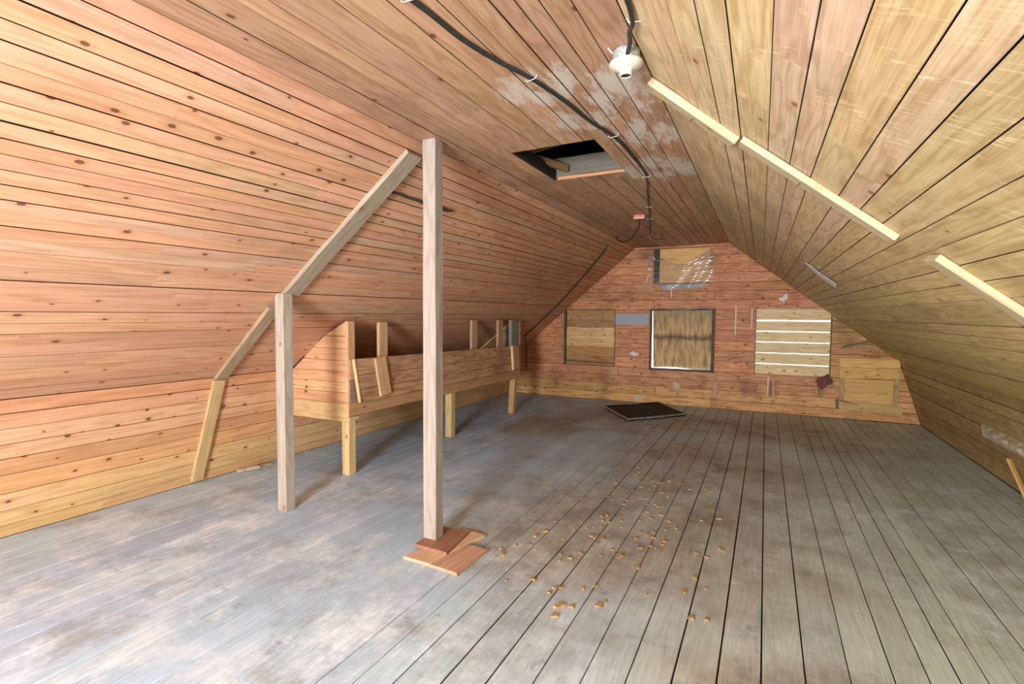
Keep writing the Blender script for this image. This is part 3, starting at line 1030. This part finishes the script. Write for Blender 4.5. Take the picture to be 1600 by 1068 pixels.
# ------------------------------------------------------------------ wooden bin (manger) under the left eave
b = empty('wooden_bin', (-3.6, 5.1, 0), 'long raised wooden bin on legs under the sloping boards, with plank front', 'bin')
BN = (0.60, 0.37, 0.20)
XF = -3.345


def slope_z(x, y=5):
    q = prof(y)
    a, c = q['LK'], q['LC']
    return a[1]+(x-a[0])/(c[0]-a[0])*(c[1]-a[1])


def wall_x(z):
    return -4.386+z/0.936*(0.316)


# legs
for (y, l2, c, tl) in ((3.425, .09, (0.70, 0.50, 0.26), 0), (5.09, .09, (0.58, 0.42, 0.20), 0), (6.78, .09, (0.52, 0.33, 0.17), .03)):
    lumber('leg', (XF-.045-tl*.5, y, 0.001), (XF-.045, y+tl, .535), .088, .085, (1, 0, 0), M['lumber'], b, c)
lumber('cleat', (XF-.042, 3.38, .515), (XF-.042, 3.50, .515), .10, .035, (1, 0, 0), M['lumber'], b, (0.62, 0.44, 0.23))
# front rail, slightly falling to the far end
lumber('rail', (XF-.018, 3.385, .605), (XF-.018, 6.95, .59), .125, .036, (0, 0, 1), M['pine'], b, (0.55, 0.31, 0.16), wob=.004)
# bottom boards
for i, (xa, xb) in enumerate(((-3.385, -3.60), (-3.605, -3.83), (-3.835, wall_x(.62)+.02))):
    slab_poly('bottom_board', [(xa, 3.42, .66), (xa, 6.92, .64), (xb, 6.92, .64), (xb, 3.42, .66)], (0, 0, 1), .02, M['pine'], b, jit((0.42, 0.26, 0.15)), along=(0, 1, 0))
# near end: plywood skirt, then horizontal boards cut to the slope


def end_board(y, za, zb, col, mat='pine', xr=XF-.002, sgn=-1):
    xa = max(wall_x(za), -4.3)
    pts = []
    lim = slope_z
    # left boundary follows the knee wall then the slope
    def lx(z):
        return wall_x(z)+.006 if z < .936 else -4.07+(z-.936)/(lim(-3.0)-lim(-4.0))+.008
    pts = [(lx(za), y, za), (xr, y, za), (xr, y, zb), (lx(zb), y, zb)]
    if za < .936 < zb:
        pts.append((-4.066, y, .936))
    slab_poly('end_board', pts, (0, sgn, 0), .02, M[mat], b, col, along=(1, 0, 0), jz=R.uniform(-.001, .001))


end_board(3.378, .49, .655, (0.66, 0.44, 0.22), 'lumber')
zz = [.657, .755, .85, .945, 1.05, 1.16, 1.27]
for i in range(6):
    end_board(3.380, zz[i], zz[i+1]-.002, jit((0.68, 0.38, 0.21) if i != 1 else (0.72, 0.43, 0.23), .06))
pts = [(-3.66+.02, 3.38, 1.272), (XF-.002-.035, 3.38, 1.272), (XF-.002-.035, 3.38, 1.40)]
slab_poly('end_board', pts, (0, -1, 0), .02, M['pine'], b, jit((0.66, 0.37, 0.2)), along=(1, 0, 0))
# dark strip painting the shade of the gap along the slope edge
lumber('gap_shade_strip', (-4.05, 3.37, slope_z(-4.05)+.003), (-3.40, 3.37, slope_z(-3.40)-.003), .012, .02, (0, 0, 1), M['trimdark'], b)
# corner post
lumber('corner_post', (XF-.022, 3.425, .54), (XF-.022, 3.425, 1.405), .038, .085, (1, 0, 0), M['lumber'], b, (0.64, 0.40, 0.22))
for k, (za, zb, c) in enumerate(((.67, .77, (0.30, 0.22, 0.16)), (.775, .87, (0.34, 0.22, 0.14)), (.875, 1.06, (0.55, 0.33, 0.18)))):
    lumber('front_end_piece', (XF+.008, 3.385, (za+zb)/2), (XF+.008, 3.50, (za+zb)/2), zb-za, .016, (0, 0, 1), M['pine'], b, c)
# inner uprights
for (y, w, c, top) in ((3.90, .125, (0.60, 0.38, 0.21), 1.395), (5.66, .14, (0.50, 0.33, 0.20), 1.41), (6.38, .15, (0.46, 0.29, 0.17), 1.41)):
    lumber('upright', (XF-.06, y, .60), (XF-.06, y, top), w, .036, (0, 1, 0), M['lumber'], b, c, taper=.04)
lumber('upright', (XF-.045, 6.80, .60), (XF-.045, 6.80, 1.41), .24, .05, (0, 1, 0), M['trimgrey'], b, cut_b=.0)['label'] = 'grey weathered end upright'
b.children[-1].data.materials[0] = M['greywood'] if 'greywood' in M else M['lumber']
b.children[-1].color = (0.26, 0.25, 0.225, 1)
# hinged front of three planks, foot kicked out
yn, yf = 3.415, 6.90


def fp(u, y):     # u 0 at top .. 1 at foot
    k = (y-yn)/(yf-yn)
    zt, zbm = 1.062-.04*k, .665+.005*k
    return Vector((XF+.012+.040*u*(1-.3*k), y, zt+(zbm-zt)*u))


fn_ = (fp(1, yn)-fp(0, yn)).cross(Vector((0, 1, 0))).normalized()
if fn_.x < 0:
    fn_ = -fn_
for i, (ua, ub, c) in enumerate(((0, .385, (0.52, 0.30, 0.17)), (.392, .70, (0.55, 0.33, 0.20)), (.707, 1.0, (0.56, 0.33, 0.18)))):
    slab_poly('front_plank', [fp(ua, yn+.03*ua), fp(ua, yf-.03), fp(ub, yf-.01), fp(ub, yn+.05*ub)], fn_, .02, M['gable'], b, c, along=(0, 1, 0), lift=.02, jz=R.uniform(-.001, .001), inset=.003)
lumber('edge_trim', fp(0, yn+.005)+fn_*.012, fp(1, yn+.04)+fn_*.012, .018, .03, (0, 1, 0), M['lumber'], b, (0.72, 0.49, 0.27))
lumber('front_cleat', fp(0.0, 3.74)+fn_*.036, fp(.93, 3.78)+fn_*.036, .15, .028, (0, 1, 0), M['lumber'], b, (0.62, 0.40, 0.22), bev=.004)
lumber('front_cleat', fp(-.02, 6.68)+fn_*.036, fp(.97, 6.66)+fn_*.036, .17, .03, (0, 1, 0), M['lumber'], b, (0.50, 0.30, 0.17), bev=.004)
lumber('front_cleat_edge', fp(-.02, 6.565)+fn_*.036, fp(.97, 6.555)+fn_*.036, .03, .032, (0, 1, 0), M['lumber'], b, (0.78, 0.52, 0.30), bev=.002)
# far end boards and the slat that follows the slope
for i in range(7):
    za = .655+i*.105
    zb = za+.103
    xl_ = wall_x(za)+.01 if zb < .936 else -4.07+(za-.936)/.775+.012
    xl2 = wall_x(zb)+.01 if zb < .936 else -4.07+(zb-.936)/.775+.012
    slab_poly('end_board', [(xl_, 6.95, za), (XF-.01, 6.95, za), (XF-.01, 6.95, zb), (xl2, 6.95, zb)], (0, -1, 0), .02, M['pine'], b, jit((0.34, 0.24, 0.14)), along=(1, 0, 0))
lumber('slope_slat', (-4.05, 6.90, slope_z(-4.05)-.03), (-3.50, 6.90, slope_z(-3.50)-.03), .035, .03, (0, 0, 1), M['lumber'], b, (0.62, 0.42, 0.17))

# ------------------------------------------------------------------ loose boards under the tall post
RB_ = (0.60, 0.34, 0.22)
o = slab_poly('scrap_board', [(-1.90, 2.352, .018), (-1.712, 2.349, .018), (-1.612, 2.835, .018), (-1.765, 2.86, .018)], (0, 0, 1), .017, M['lumber'], None, (0.66, 0.44, 0.30), along=(.15, 1, 0))
tag(o, 'pale tan scrap board lowest under the tall post, pointing to the bin', 'board')
o = slab_poly('scrap_board', [(-1.706, 2.345, .018), (-1.50, 2.33, .018), (-1.495, 2.66, .018), (-1.643, 2.675, .018)], (0, 0, 1), .017, M['pine'], None, (0.54, 0.33, 0.23), along=(.1, 1, 0))
tag(o, 'reddish scrap board with dark grain lying flat in front of the tall post', 'board')
o = slab_poly('scrap_board', [(-1.918, 2.485, .036), (-1.675, 2.478, .036), (-1.715, 2.80, .036), (-1.925, 2.785, .036)], (0, 0, 1), .0175, M['pine'], None, (0.34, 0.17, 0.115), along=(-.1, 1, 0))
tag(o, 'dark brown scrap board directly under the foot of the tall post', 'board')
o = lumber('wood_scrap', (-4.33, 2.98, .014), (-4.28, 3.16, .014), .06, .024, (1, 0, 0), M['lumber'], None, (0.62, 0.52, 0.36), wob=.008)
tag(o, 'small pale wood scrap on the floor at the foot of the knee wall', 'scrap')
o = lumber('wood_scrap', (-4.30, 3.23, .010), (-4.27, 3.30, .010), .05, .016, (1, 0, 0), M['lumber'], None, (0.40, 0.28, 0.18), wob=.006)
tag(o, 'tiny brown wood scrap beside the pale one by the knee wall', 'scrap')

# ------------------------------------------------------------------ black tray-like panel on the floor
t = empty('black_panel', (-1.65, 7.85, 0), 'flat black sheet panel with silvery film edge on the floor before the far wall', 'panel')
cs_ = [Vector((-2.28, 7.87, .028)), Vector((-1.60, 8.66, .028)), Vector((-1.03, 7.83, .028)), Vector((-1.69, 7.02, .028))]
o = slab_poly('sheet', cs_, (0, 0, 1), .026, M['blacksheet'], t, None)
for i in range(4):
    a, c = cs_[i], cs_[(i+1) % 4]
    mid = [a+(c-a)*k/6+Vector((R.uniform(-.006, .006), R.uniform(-.006, .006), R.uniform(-.003, .006))) for k in range(7)]
    tube('film_edge', mid, .014 if i in (2, 3) else .010, M['foil'] if i in (2, 3) else M['blacksheet'], t)

# ------------------------------------------------------------------ red card flap hanging on the far wall
t = empty('card_flap', (.8, YF, .4), 'torn red-brown card flap hanging below the pale planked opening', 'card')


def tri(name, pts, th, mat, par):
    a, b_, c = (Vector(p) for p in pts[:3])
    n_ = (b_-a).cross(c-a).normalized()
    if n_.y > 0:
        n_ = -n_
    return slab_poly(name, pts, n_, th, mat, par, None, inset=.001)


tri('red_face', [(.685, 8.69, .555), (.775, 8.64, .625), (.842, 8.62, .505), (.757, 8.66, .41)], .006, M['card'], t)
tri('brown_face', [(.785, 8.632, .622), (.84, 8.70, .655), (.92, 8.69, .535), (.852, 8.615, .503)], .006, M['cardback'], t)
tri('torn_strip', [(.70, 8.69, .54), (.715, 8.69, .50), (.748, 8.71, .33), (.735, 8.71, .36)], .004, M['card'], t)

# ------------------------------------------------------------------ clear plastic film over the small upper opening
bm = bmesh.new()
NX, NZ = 60, 44
gr = []
for j in range(NZ+1):
    v_ = j/NZ
    row_ = []
    for i in range(NX+1):
        u = i/NX
        xx = -1.80+u*1.02
        sag = math.sin(u*math.pi)
        zt_ = 2.57-.26*sag*(1-.2*u)
        zb_ = 2.03-.05*sag+.03*math.sin(u*9)-.10*(1-u)**6
        z = zt_+(zb_-zt_)*v_
        d = .012+.022*abs(math.sin(v_*19+2.2*sag+1.3*math.sin(u*5)))*(.4+.6*sag)+.018*math.sin(u*23+v_*6)*(.25)+.035*math.exp(-((v_-.08)/.07)**2)
        row_.append(bm.verts.new((xx-.02*math.sin(v_*7)*(1-u), YF-.02-d, z)))
    gr.append(row_)
for j in range(NZ):
    for i in range(NX):
        bm.faces.new((gr[j][i], gr[j][i+1], gr[j+1][i+1], gr[j+1][i]))
for f in bm.faces:
    f.smooth = True
me = bpy.data.meshes.new('plastic_film')
bm.to_mesh(me)
bm.free()
t = empty('plastic_film', (-1.3, YF, 2.0), 'crumpled clear plastic film draped over the small opening under the ceiling', 'film')
link('sheet', me, M['film'], t)
for pts, r_ in (([(-1.78, 8.67, 2.56), (-1.55, 8.65, 2.43), (-1.3, 8.64, 2.33), (-1.1, 8.64, 2.38), (-.86, 8.66, 2.56)], .007),
                ([(-1.62, 8.66, 2.46), (-1.42, 8.65, 2.36), (-1.28, 8.65, 2.31)], .006), ([(-1.15, 8.65, 2.33), (-1.0, 8.65, 2.42), (-.85, 8.66, 2.54)], .009),
                ([(-.83, 8.68, 2.55), (-.80, 8.68, 2.35), (-.80, 8.68, 2.15), (-.88, 8.68, 2.05), (-1.02, 8.68, 1.995)], .007),
                ([(-1.80, 8.68, 2.50), (-1.79, 8.68, 2.2), (-1.83, 8.68, 2.0), (-1.81, 8.68, 1.88)], .008), ([(-1.7, 8.67, 2.5), (-1.72, 8.67, 2.25), (-1.68, 8.67, 2.05)], .005),
                ([(-1.76, 8.66, 2.16), (-1.4, 8.65, 2.10), (-1.15, 8.65, 2.11), (-.85, 8.66, 2.22)], .004), ([(-1.5, 8.65, 2.50), (-1.3, 8.65, 2.50), (-1.05, 8.65, 2.52)], .003)):
    tube('fold', pts, r_, M['film'], t)

# ------------------------------------------------------------------ ceiling light fixture


def onc(x, y, d=.0):
    return (x, y, zc(y)-d)


fx_, fy_ = -.537, 2.085
t = empty('light_fixture', onc(fx_, fy_), 'bare cream porcelain lamp holder on a round metal box', 'light')
lathe('metal_box', [(.0, 0), (.052, 0), (.054, -.004), (.054, -.044), (.050, -.046), (0.0, -.046)], onc(fx_, fy_, .002), M['zinc'], t)
lathe('porcelain_base', [(0, -.046), (.060, -.046), (.067, -.050), (.068, -.058), (.055, -.070), (.036, -.078), (.026, -.082), (.024, -.100), (.021, -.102), (.019, -.100), (.018, -.085), (0, -.085)], onc(fx_, fy_), M['porcelain'], t, n=36)
lathe('socket', [(0, -.088), (.0175, -.088), (.0175, -.0985), (.0165, -.0985), (.0165, -.089), (0, -.089)], onc(fx_, fy_), M['hole'], t)
lumber('clamp', (fx_-.01, fy_-.052, zc(fy_)-.030), (fx_+.03, fy_-.045, zc(fy_)-.030), .02, .008, (0, 0, 1), M['zinc'], t)
tube('screw', [(fx_-.045, fy_-.04, zc(fy_)-.02), (fx_-.058, fy_-.062, zc(fy_)-.006)], .003, M['staple'], t, smooth=False)


def staple(par, x, y, dirx, diry, w=.03, h=.014, z=None):
    L = math.hypot(dirx, diry)
    dx, dy = dirx/L*w, diry/L*w
    z = zc(y)-.001 if z is None else z
    tube('staple', [(x-dx, y-dy, z), (x-dx*.7, y-dy*.7, z-h), (x+dx*.7, y+dy*.7, z-h), (x+dx, y+dy, z)], .0017, M['staple'], par, smooth=False)


# cable from above the camera to the fixture
t = empty('electrical_cable', onc(-.43, 1.8), 'black cable running down the ceiling fold into the lamp holder', 'cable')
pts = [tuple(on_slope(SR, -.42, .9, .012)), tuple(on_slope(SR, -.42, 1.4, .012)), tuple(on_slope(SR, -.435, 1.80, .014)), tuple(on_slope(SR, -.466, 1.90, .020)), onc(-.500, 1.99, .028), (-.520, 2.035, zc(2.04)-.036)]
tube('sheath', pts, .0088, M['cable'], t)
staple(t, -.435, 1.80, 1, .25, z=zc(1.8)-.038)
# flat double cable over the ceiling
t = empty('electrical_cable', onc(-1.0, 2.4), 'long black double cable stapled across the flat ceiling past the open hatch', 'cable')
c1 = [(-1.10, .7), (-1.105, 1.1), (-1.10, 1.404), (-1.092, 1.494), (-1.082, 1.695), (-1.042, 1.906), (-.983, 2.119), (-.936, 2.415), (-.905, 2.745), (-.856, 3.029), (-.846, 3.533), (-.868, 4.05), (-.979, 4.641), (-1.225, 5.939), (-1.47, 7.18)]
cut = 12
tube('sheath', [onc(x_, y_, .009) for x_, y_ in c1], .0058, M['cable'], t)
tube('sheath', [onc(x_+.0105, y_-.005, .009) for x_, y_ in c1[:cut]], .0058, M['cable'], t)
for x_, y_, dx, dy in ((-1.10, 1.40, 1, .1), (-.978, 2.12, 1, -.3), (-.850, 3.03, 1, -.2), (-.868, 4.05, 1, .0), (-1.09, 5.25, 1, .25), (-1.225, 5.95, 1, .2)):
    staple(t, x_, y_, dx, dy, w=.035)
hk = [onc(-1.47, 7.18, .012), onc(-1.515, 7.40, .02), onc(-1.535, 7.62, .03), onc(-1.53, 7.74, .01)]
tube('bare_wire', hk, .005, M['staple'], t)
tube('hook', [onc(-1.50, 7.45, .01), onc(-1.47, 7.72, .012), onc(-1.41, 7.72, .012), onc(-1.37, 7.5, .012), onc(-1.33, 7.2, .010)], .004, M['cable'], t)
# junction block and hanging loop to the corner
t = empty('junction_block', onc(-1.29, 5.72), 'small orange and white flaking block on the flat ceiling', 'block')
lumber('block', onc(-1.35, 5.70, .022), onc(-1.232, 5.72, .022), .05, .042, (0, 1, 0), M['brick'], t)
lumber('white_strip', onc(-1.35, 5.672, .040), onc(-1.232, 5.692, .040), .006, .010, (0, 1, 0), M['whiteflake'], t)
t = empty('electrical_cable', onc(-1.3, 5.8), 'thin black cable sagging from the small block and down beside the gable into the corner', 'cable')
pts = [onc(-1.30, 5.74, .045), onc(-1.33, 5.9, .06), onc(-1.45, 6.25, .11), onc(-1.63, 6.65, .14), onc(-1.80, 6.95, .12), onc(-1.93, 7.15, .05)]
sl = [(-1.99, 7.23), (-2.254, 7.5), (-2.536, 7.691), (-2.844, 7.873), (-3.206, 8.025), (-3.462, 8.076), (-3.64, 8.121), (-3.79, 8.10)]
pts += [tuple(on_slope(SL, max(x_, -4.06), y_, .014)) for x_, y_ in sl]
pts += [tuple(on_slope(SL, -3.85, 8.15, .02)), (-3.86, 8.25, 0.98), (-3.87, 8.3, .55)]
tube('sheath', pts, .0095, M['cable'], t)

# ------------------------------------------------------------------ wood chips on the floor
chips = []
for k in range(5):
    bm = bmesh.new()
    bmesh.ops.create_cube(bm, size=1)
    for v_ in bm.verts:
        v_.co = Vector((v_.co.x*.030+R.uniform(-.006, .006), v_.co.y*.016+R.uniform(-.004, .004), (v_.co.z+.5)*.005+(.004*R.random() if v_.co.z > 0 else 0)))
    bmesh.ops.subdivide_edges(bm, edges=bm.edges[:], cuts=1)
    for v_ in bm.verts:
        v_.co += Vector((R.uniform(-.002, .002), R.uniform(-.002, .002), 0))
    me = bpy.data.meshes.new('wood_chip')
    bm.to_mesh(me)
    bm.free()
    me.materials.append(M['chip'])
    chips.append(me)
cols = []
spots = [(-.888, 2.311, 1.7, 'largest orange wood chip, lying nearest on the floor boards'), (-.831, 2.341, 1.0, None), (-.88, 2.224, 1.3, None), (-.712, 2.408, 1.3, None)]
k = 0
while len(spots) < 150:
    k += 1
    x_ = R.gauss(-.84, .30)
    y_ = R.gauss(3.6, .95)
    if 2.4 < y_ < 5.4 and -1.5 < x_ < -.15:
        spots.append((x_, y_, R.uniform(.55, 1.15), None))
for i, (x_, y_, s_, lab) in enumerate(spots):
    o = bpy.data.objects.new('wood_chip', chips[i % 5])
    COL.objects.link(o)
    o.location = (x_, y_, .0005)
    o.rotation_euler = (0, 0, R.uniform(0, 6.28))
    o.scale = (s_, s_, s_)
    if lab:
        tag(o, lab, 'wood chip')
    else:
        tag(o, 'small tan wood chip scattered on the brown floor boards', 'wood chip', 'wood chips scattered on the floor')
